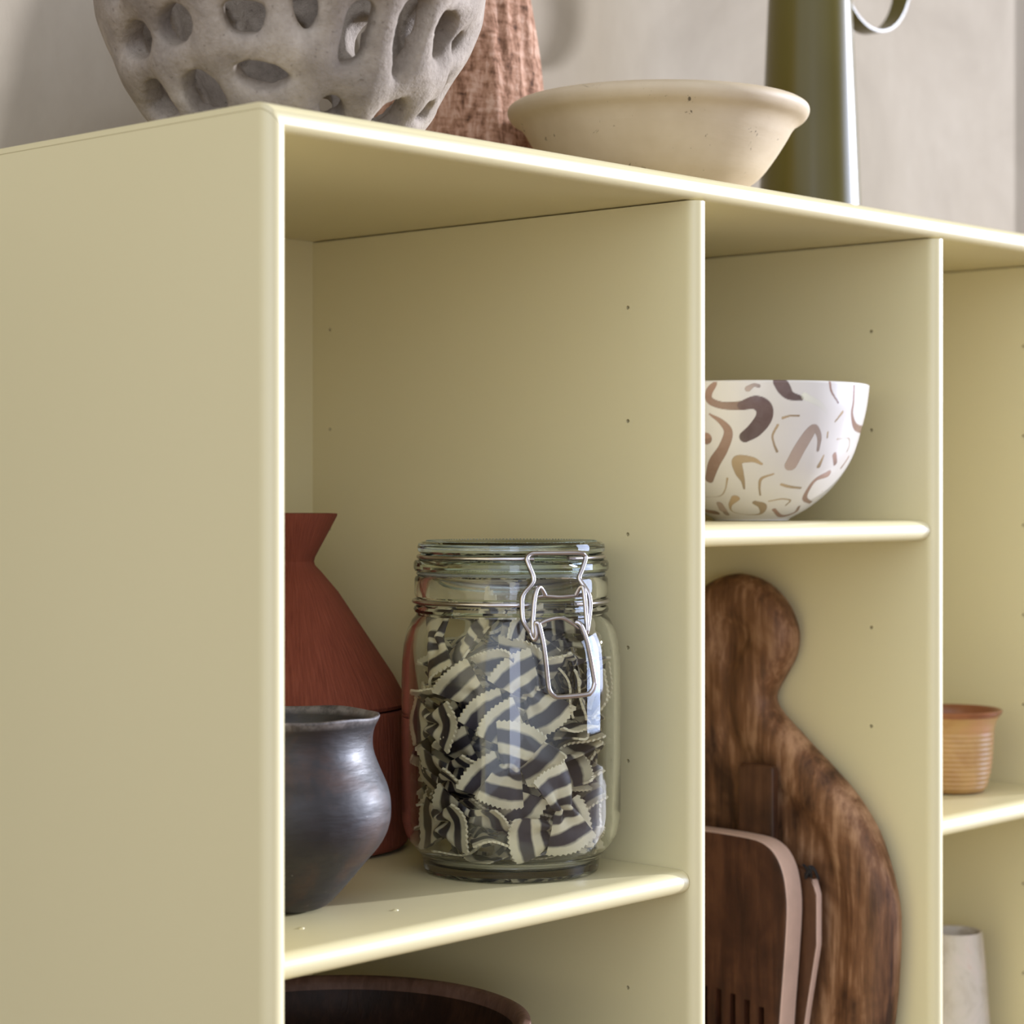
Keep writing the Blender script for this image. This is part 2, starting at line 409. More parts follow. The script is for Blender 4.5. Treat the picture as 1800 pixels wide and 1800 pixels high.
# measured outlines (mm, in the frame of each thing)
LATTICE_HOLES = [[[2.908,62.6],[2.897,61.0],[2.871,60.0],[2.841,59.7],[2.815,60.2],[2.797,61.3],[2.784,62.9],[2.785,64.7],[2.801,66.2],[2.826,67.2],[2.854,67.5],[2.879,67.1],[2.899,66.0],[2.908,64.4]],[[-1.102,71.4],[-1.106,69.7],[-1.132,67.9],[-1.171,66.4],[-1.214,65.7],[-1.25,65.7],[-1.277,66.5],[-1.289,67.8],[-1.286,69.5],[-1.268,71.1],[-1.237,72.3],[-1.198,73.1],[-1.156,73.2],[-1.121,72.6]],[[3.025,41.2],[2.988,37.9],[2.926,35.4],[2.846,34.5],[2.76,35.4],[2.689,37.9],[2.666,41.2],[2.702,44.5],[2.772,47.3],[2.846,49.4],[2.917,50.3],[2.977,49.7],[3.02,47.7],[3.036,44.7]],[[-2.862,44.3],[-2.882,40.7],[-2.927,37.8],[-2.993,36.2],[-3.065,36.2],[-3.129,37.9],[3.115,41.0],[3.113,44.6],[-3.14,48.1],[-3.088,50.9],[-3.024,52.4],[-2.959,52.4],[-2.906,50.8],[-2.871,47.9]],[[-2.676,50.1],[-2.627,51.3],[-2.507,50.9],[-2.449,49.9],[-2.44,45.8],[-2.465,38.9],[-2.524,37.4],[-2.605,37.8],[-2.656,39.8],[-2.678,44.5]],[[-2.294,52.4],[-2.26,54.1],[-2.188,54.3],[-2.143,52.1],[-2.144,46.3],[-2.173,40.2],[-2.209,38.9],[-2.25,40.6],[-2.282,45.9]],[[-1.956,52.1],[-1.87,53.8],[-1.82,50.9],[-1.817,42.6],[-1.834,32.3],[-1.861,29.0],[-1.978,27.8],[-2.012,30.2],[-2.004,40.1],[-1.987,48.1]],[[-1.638,55.3],[-1.529,58.8],[-1.452,55.9],[-1.453,44.2],[-1.477,33.3],[-1.54,25.2],[-1.604,26.5],[-1.652,37.0],[-1.667,48.2]],[[-1.344,54.6],[-1.214,57.2],[-1.105,56.0],[-1.08,47.2],[-1.161,40.0],[-1.238,35.8],[-1.329,37.6],[-1.385,46.4]],[[-0.868,48.1],[-0.903,45.1],[-0.941,42.8],[-0.98,41.4],[-1.015,41.2],[-1.039,42.2],[-1.05,44.1],[-1.048,46.7],[-1.024,49.4],[-0.986,51.8],[-0.939,53.4],[-0.89,53.9],[-0.849,53.3],[-0.838,51.2]],[[2.76,25.8],[2.914,25.1],[2.986,18.2],[3.003,10.3],[2.879,8.4],[2.612,10.8],[2.507,16.3]],[[-3.073,23.6],[-2.931,26.3],[-2.826,20.8],[-2.776,13.2],[-2.82,8.8],[-2.995,7.3],[-3.138,8.8],[-3.141,16.4]],[[-2.668,25.9],[-2.54,27.2],[-2.405,25.5],[-2.296,20.5],[-2.358,16.7],[-2.509,15.6],[-2.616,18.4],[-2.67,22.0]],[[-2.105,11.3],[-2.029,15.0],[-1.937,14.2],[-1.867,10.5],[-1.849,5.6],[-2.011,5.0]],[[-1.591,7.0],[-1.547,14.4],[-1.397,17.7],[-1.3,15.2],[-1.233,9.0],[-1.297,3.6]],[[-1.136,10.7],[-1.122,17.3],[-0.992,20.7],[-0.843,18.5],[-0.901,12.4]],[[-0.716,30.9],[-0.717,28.8],[-0.697,27.4],[-0.696,26.6],[-0.696,26.7],[-0.854,25.7],[-0.925,26.4],[-0.973,27.9],[-0.993,29.6],[-0.994,31.2],[-0.977,32.2],[-0.943,32.6],[-0.89,32.3],[-0.808,31.7]]]
STROKES = [[3,[[-65.9,-24.3,78.0,1.7],[-64.8,-18.9,72.6,2.13],[-64.2,-19.0,67.7,2.13],[-61.3,-25.8,64.8,2.13],[-56.4,-35.2,64.7,2.56]]],[4,[[-56.4,-35.2,64.7,2.56],[-52.5,-41.3,66.3,3.83],[-48.9,-44.6,63.4,4.69],[-47.8,-43.8,57.9,4.69],[-49.6,-39.2,51.5,4.26],[-51.9,-33.9,47.5,3.19]]],[4,[[-44.2,-52.0,77.9,3.83],[-41.8,-53.3,73.9,3.83],[-38.7,-55.0,70.3,2.56],[-32.7,-58.6,68.8,1.28]]],[0,[[-31.2,-59.5,70.0,2.13],[-21.1,-63.2,65.4,1.7],[-14.6,-63.7,59.9,0.85]]],[3,[[-62.9,-17.9,60.1,0.64],[-59.8,-23.7,55.6,1.7],[-57.0,-26.2,49.9,2.56],[-55.9,-21.8,41.1,2.98],[-54.3,-14.5,33.1,3.41],[-49.9,-7.6,24.1,2.56]]],[3,[[-60.3,-13.4,46.8,3.41]]],[1,[[-41.4,-37.6,32.6,0.85],[-45.8,-34.4,35.0,1.7],[-50.0,-27.5,34.6,2.98],[-46.7,-26.0,28.1,2.56],[-42.7,-25.6,23.3,1.28],[-39.3,-24.1,18.8,0.64]]],[2,[[-28.2,-48.1,32.2,3.83],[-27.5,-53.0,40.3,3.83],[-24.3,-57.6,49.2,3.41],[-21.6,-59.7,52.5,2.13],[-17.2,-59.6,47.7,1.7],[-15.7,-57.6,40.4,1.06]]],[1,[[-40.0,-51.0,57.9,0.77],[-36.8,-53.7,59.1,0.6],[-32.4,-56.5,59.2,0.6]]],[1,[[-41.4,-48.6,53.9,0.77],[-42.2,-45.7,48.3,0.68],[-40.3,-45.3,43.4,0.68],[-38.0,-45.7,39.4,0.77]]],[2,[[-55.6,-38.6,73.9,1.7],[-53.9,-41.4,75.9,1.06],[-52.2,-43.5,75.4,1.06]]],[3,[[-16.5,-66.4,78.0,0.85],[-14.5,-66.0,72.8,0.77],[-8.4,-66.3,66.9,0.68]]],[1,[[-3.2,-65.7,61.7,0.94],[-7.9,-64.0,56.4,0.6]]],[3,[[5.1,-67.9,76.7,1.06],[6.3,-66.6,67.7,1.06],[7.3,-65.1,60.4,1.28],[15.6,-62.0,54.0,2.13],[33.3,-54.2,52.9,2.56]]],[1,[[-11.8,-61.7,50.2,0.6],[-11.3,-60.9,47.4,0.6]]],[1,[[-2.3,-61.7,46.7,0.6],[9.3,-61.2,47.3,0.51],[13.0,-59.2,43.3,0.51],[12.1,-58.4,40.0,0.6]]],[1,[[-10.1,-57.7,37.2,0.6],[-10.3,-54.4,31.5,1.49]]],[3,[[-1.0,-58.8,37.7,1.7],[3.3,-56.2,33.3,1.7]]],[3,[[18.0,-55.4,36.7,1.06],[13.9,-53.2,30.9,1.06]]],[3,[[1.3,-52.8,27.1,2.56],[-6.3,-50.1,24.2,1.49],[-7.3,-45.8,19.2,1.49],[-3.6,-40.3,13.4,1.7],[7.5,-36.6,10.9,1.28]]],[1,[[-26.3,-40.3,21.2,0.94],[-21.5,-41.9,20.0,1.06],[-13.7,-44.4,19.2,0.85]]],[1,[[-34.0,-40.3,26.9,0.6],[-37.2,-34.6,24.5,0.94],[-35.0,-31.5,20.0,0.77],[-31.0,-29.1,15.1,0.6]]],[1,[[-47.4,-18.4,24.5,0.68],[-43.5,-14.0,18.4,0.51],[-41.1,-8.6,14.7,0.43],[-41.2,0.6,14.1,0.34]]],[1,[[-37.0,-16.3,13.4,2.56],[-33.8,-10.3,9.3,1.06],[-28.5,-8.4,5.5,0.43],[-22.2,-15.1,3.9,0.43],[-19.0,-20.9,4.7,1.06],[-23.8,-25.4,8.9,2.56],[-28.7,-23.9,11.0,1.7]]],[1,[[-23.9,-30.1,11.8,0.68],[-19.1,-35.1,13.0,0.68],[-12.9,-36.8,12.2,0.68],[-12.1,-33.2,9.3,0.6]]],[3,[[-15.8,-27.7,6.8,1.28],[-4.6,-24.9,3.0,1.49],[2.9,-28.7,5.0,1.49],[-0.7,-34.3,8.4,1.06]]],[3,[[-28.1,11.2,5.8,2.56],[-28.6,4.0,5.0,2.56]]],[1,[[8.6,-43.9,17.2,0.51],[29.6,-43.7,26.9,0.51]]],[3,[[-75.5,-32.6,78.0,0.51],[-76.3,-41.1,78.0,0.51]]]]
CLIP_N = [-0.3832,-0.9237]
CLIP_T = [0.9237,-0.3832]
CLIP_BAIL = [[-16.67,57.5,125.53],[-20.02,57,131.22],[-20.31,56,139.13],[-19.08,55,144.05],[-13.74,53.5,148.98],[-12.73,53,152.21],[-14.72,52.3,157.79],[-15.33,51,161.47],[-12.69,50,163.56],[-8.97,50,163.94],[1.17,50.3,163.96],[13.91,50,163.81],[16.96,49.6,162.63],[17.39,50,160.65],[14.73,51.5,155.45],[12.65,52.5,151.77],[13.72,53.5,148.69],[16.43,55,143.91],[17.02,56,138.31],[15.72,57,130.32],[14.43,57.5,124.68]]
CLIP_LEVER = [[-16.67,57.5,125.53],[-15.21,58.5,122.22],[-14.15,59.5,123.91],[-14.77,59.5,129.47],[-14.39,60,130.32],[-13.1,60.5,128.93],[-10.66,61,117.34],[-8.48,60.5,101.61],[-7.55,60.5,97.14],[-5.39,60.5,94.83],[-2.29,60.5,93.87],[12.06,60.5,94.43],[15.2,60.5,95.7],[16.77,60.5,98.45],[16.77,60.5,102.37],[13.06,61,119.05],[10.49,60.5,126.64],[8.86,60,129.45],[7.49,59,129.99]]
CLIP_HOOKL = [[-5.9,52,143.38],[-8.79,53.5,146.86],[-11.37,55,146.96],[-13.64,56.5,142.06],[-15.28,58,133.01],[-15.66,58.8,126.13],[-14.9,58.5,122.49]]
CLIP_HOOKR = [[11.01,52,143.05],[12.46,53.5,146.74],[13.59,55,146.5],[13.77,56.5,141.22],[13.8,58,132.31],[13.71,58.8,126.74],[13.7,58.5,124.2]]
CLIP_CROSS = [[-9.69,51.5,142.6],[-5.65,51.5,142.94],[2.63,51.8,142.36],[10.63,51.5,142.75],[15.05,51.5,142.94]]
CLIP_CROSS2 = [[-16.67,57.5,126.64],[-8.22,56.8,130.83],[0.06,57,132.31],[6.4,56.8,129.62],[10.12,57.5,127.04]]
# resting places of the pasta pieces in the jar: x, y, z, quaternion
PASTA = [[17.88,17.38,17.07,0.237,0.085,0.025,-0.968],[23.25,-6.56,18.56,0.968,-0.007,-0.093,0.234],[6.96,-24.97,21.18,0.099,0.173,0.98,-0.025],[-22.47,13.51,17.88,0.08,0.936,0.341,-0.028],[-16.9,-14.38,19.27,0.08,0.982,-0.156,0.073],[12.74,-3.17,20.42,0.955,-0.154,-0.028,-0.253],[-14.1,24.42,21.67,0.093,0.989,0.084,-0.079],[10.24,23.27,23.95,0.746,-0.008,-0.105,-0.658],[-4.03,-29.12,29.21,0.682,0.704,-0.168,-0.108],[25.61,2.73,25.06,0.43,-0.007,-0.134,-0.893],[5.99,-26.66,26.23,0.264,0.045,0.141,0.953],[-29.47,-4.25,26.72,0.593,-0.068,0.122,-0.793],[-12.97,31.7,26.89,0.975,-0.112,0.056,0.183],[-11.32,-1.66,29.33,0.815,-0.113,0.061,-0.566],[-13.04,-37.75,30.48,0.689,-0.689,0.059,-0.217],[35.48,-20.87,30.53,0.368,-0.319,0.713,-0.505],[-41.45,8.48,32.63,0.454,-0.425,0.509,-0.594],[-2.73,9.67,32.44,0.699,-0.085,0.076,-0.706],[18.06,7.66,34.02,0.975,-0.047,0.037,-0.215],[35.18,25.43,37.09,0.703,0.562,-0.363,-0.242],[33.94,22.96,36.34,0.558,-0.706,0.234,-0.369],[35.0,-14.99,36.38,0.212,-0.468,0.688,-0.513],[-36.52,-7.63,37.66,0.573,0.308,0.249,0.718],[5.01,-15.79,38.61,0.06,-0.79,-0.607,-0.06],[-26.48,10.54,38.79,0.69,-0.138,0.129,-0.698],[-6.32,32.6,38.98,0.037,-0.023,-0.541,-0.84],[-4.81,37.84,40.94,0.537,0.833,0.114,-0.072],[-11.49,-44.37,42.2,0.621,-0.514,0.48,0.346],[-14.46,5.37,43.45,0.075,0.603,-0.794,-0.017],[3.86,-20.61,44.28,0.05,-0.787,-0.613,-0.048],[1.65,15.63,44.64,0.119,0.096,-0.985,0.08],[9.57,46.27,47.84,0.536,-0.427,0.565,0.46],[25.04,29.86,48.05,0.164,-0.778,-0.205,-0.571],[-6.98,38.75,50.03,0.443,0.781,-0.336,0.285],[27.51,-28.32,49.26,0.389,-0.154,0.856,-0.305],[-31.6,-22.89,49.33,0.001,0.421,0.411,0.809],[13.2,12.48,51.92,0.751,0.097,-0.03,-0.653],[-36.86,10.78,52.05,0.522,-0.276,0.275,-0.759],[13.4,-17.22,53.9,0.833,0.014,-0.176,0.524],[-4.64,-29.35,54.15,0.264,-0.87,0.319,-0.266],[31.09,-15.17,54.5,0.37,0.015,0.892,-0.258],[37.96,9.04,54.79,0.813,0.063,-0.557,0.155],[35.11,8.14,55.75,0.556,-0.143,0.816,0.071],[0.18,1.48,58.05,0.74,0.255,-0.166,-0.6],[12.78,21.8,59.26,0.946,0.049,-0.169,0.273],[-37.06,4.51,59.59,0.607,-0.304,0.253,-0.69],[22.45,-28.29,61.94,0.927,-0.025,-0.237,0.289],[-31.54,-4.74,63.35,0.173,0.374,0.078,0.908],[-2.47,-33.75,64.15,0.263,0.095,0.958,0.059],[-32.98,-29.6,64.16,0.637,-0.174,0.637,0.397],[-11.29,17.28,64.26,0.421,-0.119,0.899,0.015],[5.56,-10.39,66.43,0.187,-0.888,0.342,-0.244],[20.97,11.55,66.49,0.764,0.119,-0.115,-0.624],[-12.27,36.89,66.82,0.244,0.879,-0.056,0.406],[-6.42,-17.62,66.97,0.844,-0.201,-0.219,0.446],[38.06,-2.97,68.84,0.2,-0.499,-0.226,0.812],[-13.13,12.82,71.49,0.328,0.04,0.913,0.239],[26.47,-22.56,71.54,0.915,0.002,-0.307,0.263],[19.29,20.8,72.9,0.094,0.091,-0.004,-0.991],[-32.95,-1.62,73.54,0.877,-0.065,0.441,-0.179],[-21.32,35.6,73.94,0.761,-0.472,-0.443,-0.042],[-26.36,0.54,74.26,0.418,-0.357,-0.821,0.155],[-27.63,-31.48,75.21,0.46,0.018,-0.751,0.474],[-8.7,1.12,76.83,0.629,-0.099,-0.301,0.71],[-6.24,-27.66,77.41,0.876,0.106,-0.062,-0.467],[-31.02,-21.51,79.39,0.443,0.753,0.072,-0.482],[-26.5,38.75,79.4,0.655,-0.342,-0.607,-0.292],[19.82,-29.75,80.21,0.001,-0.943,-0.291,-0.163],[-44.44,12.5,82.77,0.562,0.563,0.428,0.429],[-3.0,-29.77,83.59,0.12,-0.698,0.705,-0.028],[31.23,-0.24,84.44,0.316,0.926,0.11,0.175],[28.35,10.52,85.1,0.844,-0.316,-0.214,0.377],[-20.62,10.24,86.13,0.824,0.011,0.065,-0.563],[6.6,31.67,87.39,0.108,-0.941,0.254,0.196],[22.49,41.9,88.27,0.608,-0.351,0.61,0.367],[14.26,19.01,89.51,0.355,-0.81,-0.437,0.165],[-28.24,11.74,93.32,0.973,0.05,0.129,-0.186],[19.16,17.84,94.26,0.103,0.41,-0.819,-0.387],[-36.27,-11.91,95.74,0.087,0.404,0.335,0.847],[26.04,-29.82,98.16,0.628,0.614,0.308,0.366],[10.46,-36.59,98.53,0.234,0.258,-0.679,-0.646],[7.51,-32.69,98.81,0.238,-0.252,0.639,-0.687],[-1.12,29.93,99.03,0.058,0.659,-0.684,-0.306],[-23.47,-35.01,99.45,0.479,0.061,-0.767,0.422],[37.69,-24.08,99.75,0.624,0.614,0.335,0.348],[4.04,4.99,99.87,0.267,-0.855,0.308,0.321],[-22.95,24.4,99.92,0.118,-0.896,-0.421,0.072],[18.6,6.03,100.09,0.477,-0.788,-0.383,0.068],[27.18,-13.6,101.2,0.666,0.683,0.025,0.298],[-25.55,-21.73,102.56,0.041,-0.476,-0.176,-0.861],[17.06,-1.7,102.84,0.795,0.478,0.079,0.364],[21.84,-6.0,103.4,0.14,0.259,-0.835,-0.464],[-8.18,-25.56,103.87,0.274,-0.384,0.014,-0.881],[-24.81,12.81,105.49,0.681,0.155,0.168,-0.695],[-20.62,-22.97,106.79,0.506,0.275,-0.817,0.038],[41.34,16.72,109.6,0.54,0.624,-0.419,-0.38],[-6.16,34.15,109.89,0.169,-0.982,-0.087,0.004],[-26.79,11.91,111.32,0.204,-0.854,-0.467,-0.104],[8.88,27.84,112.6,0.323,-0.943,-0.072,0.043],[36.72,14.84,113.96,0.505,0.297,0.589,0.556],[6.57,-33.3,114.56,0.08,-0.038,-0.054,-0.995],[3.96,10.38,115.3,0.248,-0.892,-0.376,-0.035],[21.31,-14.18,120.27,0.01,-0.938,0.335,-0.091],[-13.43,12.2,121.42,0.834,-0.055,-0.117,0.537],[-21.64,-14.68,121.83,0.687,-0.338,-0.233,-0.6],[-39.8,12.84,124.2,0.214,0.827,0.07,0.515],[-12.87,-24.62,124.66,0.327,-0.208,-0.429,-0.816],[19.23,-11.52,125.85,0.16,0.291,0.943,-0.023],[31.91,11.85,127.68,0.302,0.521,0.559,0.57],[-12.21,3.91,127.93,0.765,-0.118,-0.051,0.631],[-31.41,-4.34,128.07,0.369,-0.494,-0.044,0.786],[2.18,-0.45,128.92,0.302,0.775,0.435,0.345]]


# ------------------------------------------------------------------ things on top
def lattice_bowl():
    prof = [(52, 0), (62, 8), (69, 16), (76, 28), (80, 36.5), (85, 47), (90, 61), (92, 75), (90.5, 95), (85, 115), (79, 130)]
    pz = [p[1] for p in prof]; pr = [p[0] for p in prof]
    R = lambda z: float(np.interp(z, pz, pr))
    th0 = -2.28                                     # direction the photographed side faces
    holes = [np.array([((a-th0+math.pi) % (2*math.pi)-math.pi+th0, z) for a, z in h]) for h in LATTICE_HOLES]
    holes = [h.mean(0)+(h-h.mean(0))*1.10 for h in holes]
    rnd = random.Random(4)
    def ellipse(t, z, a, b, rot):
        k = np.linspace(0, 2*math.pi, 13)[:-1]; x = a*np.cos(k); y = b*np.sin(k)
        return np.stack([t+(x*math.cos(rot)-y*math.sin(rot))/R(z), z+x*math.sin(rot)+y*math.cos(rot)], 1)
    for z, n, b, off in ((104, 13, 11, .2),):
        for k in range(n): holes.append(ellipse(-math.pi+2*math.pi*k/n+off, z, 12+rnd.uniform(-2, 2), b+rnd.uniform(-2, 1), rnd.uniform(-.4, .4)))
    for z, n, b, off in ((64, 13, 14, .1), (26, 11, 12, .35)):
        for k in range(n):
            t = -math.pi+2*math.pi*k/n+off; d = (t-th0+math.pi) % (2*math.pi)-math.pi
            if abs(d) > 1.78: holes.append(ellipse(t, z, 10.5+rnd.uniform(-2, 2), b+rnd.uniform(-3, 2), rnd.uniform(-.3, .5)))
    nt = 400; zs = np.linspace(0, 130, 95)
    def inpoly(t, z):
        for h in holes:
            hx = h[:, 0]; x = h[:, 0].mean()+((t-h[:, 0].mean()+math.pi) % (2*math.pi)-math.pi)
            a = h; b = np.roll(h, -1, axis=0); c = (a[:, 1] > z) != (b[:, 1] > z)
            den = b[:, 1]-a[:, 1]; xs = a[:, 0]+(z-a[:, 1])*(b[:, 0]-a[:, 0])/np.where(den == 0, 1e-9, den)
            if np.count_nonzero(c & (x < xs)) % 2: return True
        return False
    v = []; f = []
    TH, ZZ = np.meshgrid(2*math.pi*np.arange(nt)/nt, zs); near = np.full(TH.shape, 99.0)
    for h in holes:                                                  # the clay sinks towards each opening
        dt = (TH-h[:, 0].mean()+math.pi) % (2*math.pi)-math.pi; hx = (h[:, 0]-h[:, 0].mean())
        for i in range(len(h)):
            j = (i+1) % len(h); ax, ay = hx[i]*85, h[i, 1]; bx, by = hx[j]*85, h[j, 1]; L = (bx-ax)**2+(by-ay)**2+1e-9
            t = np.clip(((dt*85-ax)*(bx-ax)+(ZZ-ay)*(by-ay))/L, 0, 1); near = np.minimum(near, np.hypot(dt*85-ax-t*(bx-ax), ZZ-ay-t*(by-ay)))
    dip = 4.6*np.exp(-(near/5.5)**2)
    for iz, z in enumerate(zs):
        for k in range(nt):
            a = 2*math.pi*k/nt; r = R(z)+1.2*math.sin(5*a+z*.06)+.8*math.sin(9*a-z*.1)-3.4-dip[iz, k]
            v.append((r*math.cos(a), r*math.sin(a), z+4))
    for i in range(len(zs)-1):
        for k in range(nt):
            if not inpoly(2*math.pi*(k+.5)/nt, (zs[i]+zs[i+1])/2): f.append((i*nt+k, i*nt+(k+1) % nt, (i+1)*nt+(k+1) % nt, (i+1)*nt+k))
    c0 = len(v); v.append((0, 0, 4))
    f += [(c0, (k+1) % nt, k) for k in range(nt)]
    me = mesh('openwork_bowl', v, f)
    o = add('openwork_bowl', me, mat_stone(), loc=P(106, 105, .3))
    s = o.modifiers.new('s', 'SOLIDIFY'); s.thickness = .0125; s.offset = 0
    r = o.modifiers.new('r', 'REMESH'); r.mode = 'VOXEL'; r.voxel_size = .0016
    m = o.modifiers.new('m', 'SMOOTH'); m.factor = .5; m.iterations = 9
    bake_modifiers(o); me = o.data
    co = np.empty(len(me.vertices)*3); me.vertices.foreach_get('co', co); co = co.reshape(-1, 3); co[:, 2] -= co[:, 2].min(); me.vertices.foreach_set('co', co.ravel())
    me.polygons.foreach_set('use_smooth', [True]*len(me.polygons)); me.update()
    tag(o, 'rough grey stoneware bowl pierced with oval holes on top of the unit', 'bowl')
lattice_bowl()

def rough_vase():
    prof = smooth_profile([(0, 0), (40, 0), (54, 1.5), (56.5, 8), (56.2, 30), (54.5, 60), (50.5, 100), (45.5, 140), (40, 175), (34, 205), (31, 225), (33, 245), (34, 250)], 5)
    inner = [(31, 249), (28, 225), (31, 205), (37, 175), (42, 140), (45, 60), (40, 10), (0, 8)]
    def wob(r, z, a): return (r+(.9*math.sin(7*a+z*.03)+.7*math.sin(17*a+.04*z)+.5*math.sin(31*a-.02*z) if r > 20 else 0), z)
    tag(add('tapered_vase', lathe('tapered_vase', prof+inner, 160, 50, wob), mat_bark(), loc=P(358, 238, .2)),
        'tall tapering reddish brown vase with rough bark-like surface behind the grey pierced bowl', 'vase')
rough_vase()

def cream_bowl():
    outer = smooth_profile([(38, 0), (41, 1.5), (46, 7), (58, 16), (66, 26), (72.5, 36), (76, 42), (79, 45.5), (83.5, 48.5), (85.6, 52), (85.2, 55.2), (82.5, 57.2)], 5)
    inner = smooth_profile([(82.5, 57.2), (78, 56.8), (74, 53.5), (68, 42), (60, 27), (46, 13), (30, 8), (0, 7)], 4)[1:]
    tag(add('shallow_bowl', lathe('shallow_bowl', [(0, 1.0), (34, 1.0)]+outer+inner, 160, 50), mat_cream(), loc=P(376, 95, .2)),
        'wide shallow cream earthenware bowl with a chipped rolled rim on top of the unit', 'bowl')
cream_bowl()

def jug():
    O = mat_olive(); t = tag(empty('carafe', P(668, 193, 0)), 'tall olive green tapering metal carafe with a loop handle on top of the unit', 'carafe')
    prof = [(0, .3), (35.5, .3), (37, 1.5), (36.9, 4)]+[(37-12.2*k/12, 4+270*k/12) for k in range(1, 13)]+[(25.6, 278), (25.2, 280), (23.8, 279), (23.4, 270)]+[(23.4+11*k/6, 270-262*k/6) for k in range(1, 7)]+[(0, 8)]
    add('body', lathe('body', prof, 128, 40), O, t)
    v = []; f = []; n = 72; zc = 216
    for k in range(n):
        a = 2*math.pi*k/n
        for rr, yy in ((0, -7), (0, 7), (1.6, 7), (1.6, -7)):
            v.append((74+(46-rr)*math.cos(a), yy, zc+(46-rr)*math.sin(a)))
    for k in range(n):
        q = (k+1) % n
        for j in range(4): f.append((k*4+j, k*4+(j+1) % 4, q*4+(j+1) % 4, q*4+j))
    add('handle', mesh('handle', v, f, angle=35), O, t)
jug()

# ------------------------------------------------------------------ bay one
def terracotta_vase():
    m = mat_terra(); t = tag(empty('clay_vase', P(203.5, 212.5, S1)), 'dark terracotta vase with flared mouth and broad conical shoulder behind the black pot', 'vase')
    low = smooth_profile([(50, .3), (58, .8), (62.5, 3), (63.4, 10), (63.3, 40), (62.6, 68), (62.4, 74), (61.5, 76)], 4)
    add('lower_body', lathe('lower_body', [(0, .3)]+low+[(59, 76.4), (56.5, 75), (56.5, 8), (0, 7)], 128, 40), m, t)
    up = [(59.0, 76.6), (61.8, 77.2), (62.6, 79), (61.6, 82), (55, 94), (24.8, 139.5), (15.5, 150.5), (12.2, 154), (11.6, 156), (12.2, 158.5), (24.2, 181), (24.3, 182.2), (23.4, 182.4)]
    inn = [(10.4, 159), (9.4, 156), (10, 153), (22.5, 136.5), (52, 92), (56.4, 82), (56.4, 76.6)]
    add('upper_body', lathe('upper_body', up+inn, 128, 30, closed=True), m, t)
terracotta_vase()

def black_pot():
    prof = smooth_profile([(8, .2), (14, 1.0), (19.5, 4), (27, 12), (36, 22.5), (43.5, 31.5), (47.2, 40), (47.8, 49), (46.2, 57), (42.5, 65.5), (39.6, 73), (38.9, 79), (39.6, 84), (41.4, 88), (42.2, 89.8)], 5)
    inner = [(42, 90.6), (41, 90.8), (40, 90), (37.6, 85), (36.3, 79), (37, 72), (42, 58), (44, 48), (40, 36), (25, 17), (0, 10)]
    def wob(r, z, a): return (r*(1+.010*math.sin(2*a+.8)+.006*math.sin(5*a+z*.05)), z+(.35*math.sin(3*a+1)+.25*math.sin(7*a) if z > 83 else 0))
    tag(add('clay_pot', lathe('clay_pot', [(0, 1)]+prof+inner, 128, 50, wob), mat_blackpot(), loc=P(81, 78, S1)),
        'burnished black clay pot with flared rim and narrow base beside the glass jar', 'pot')
black_pot()

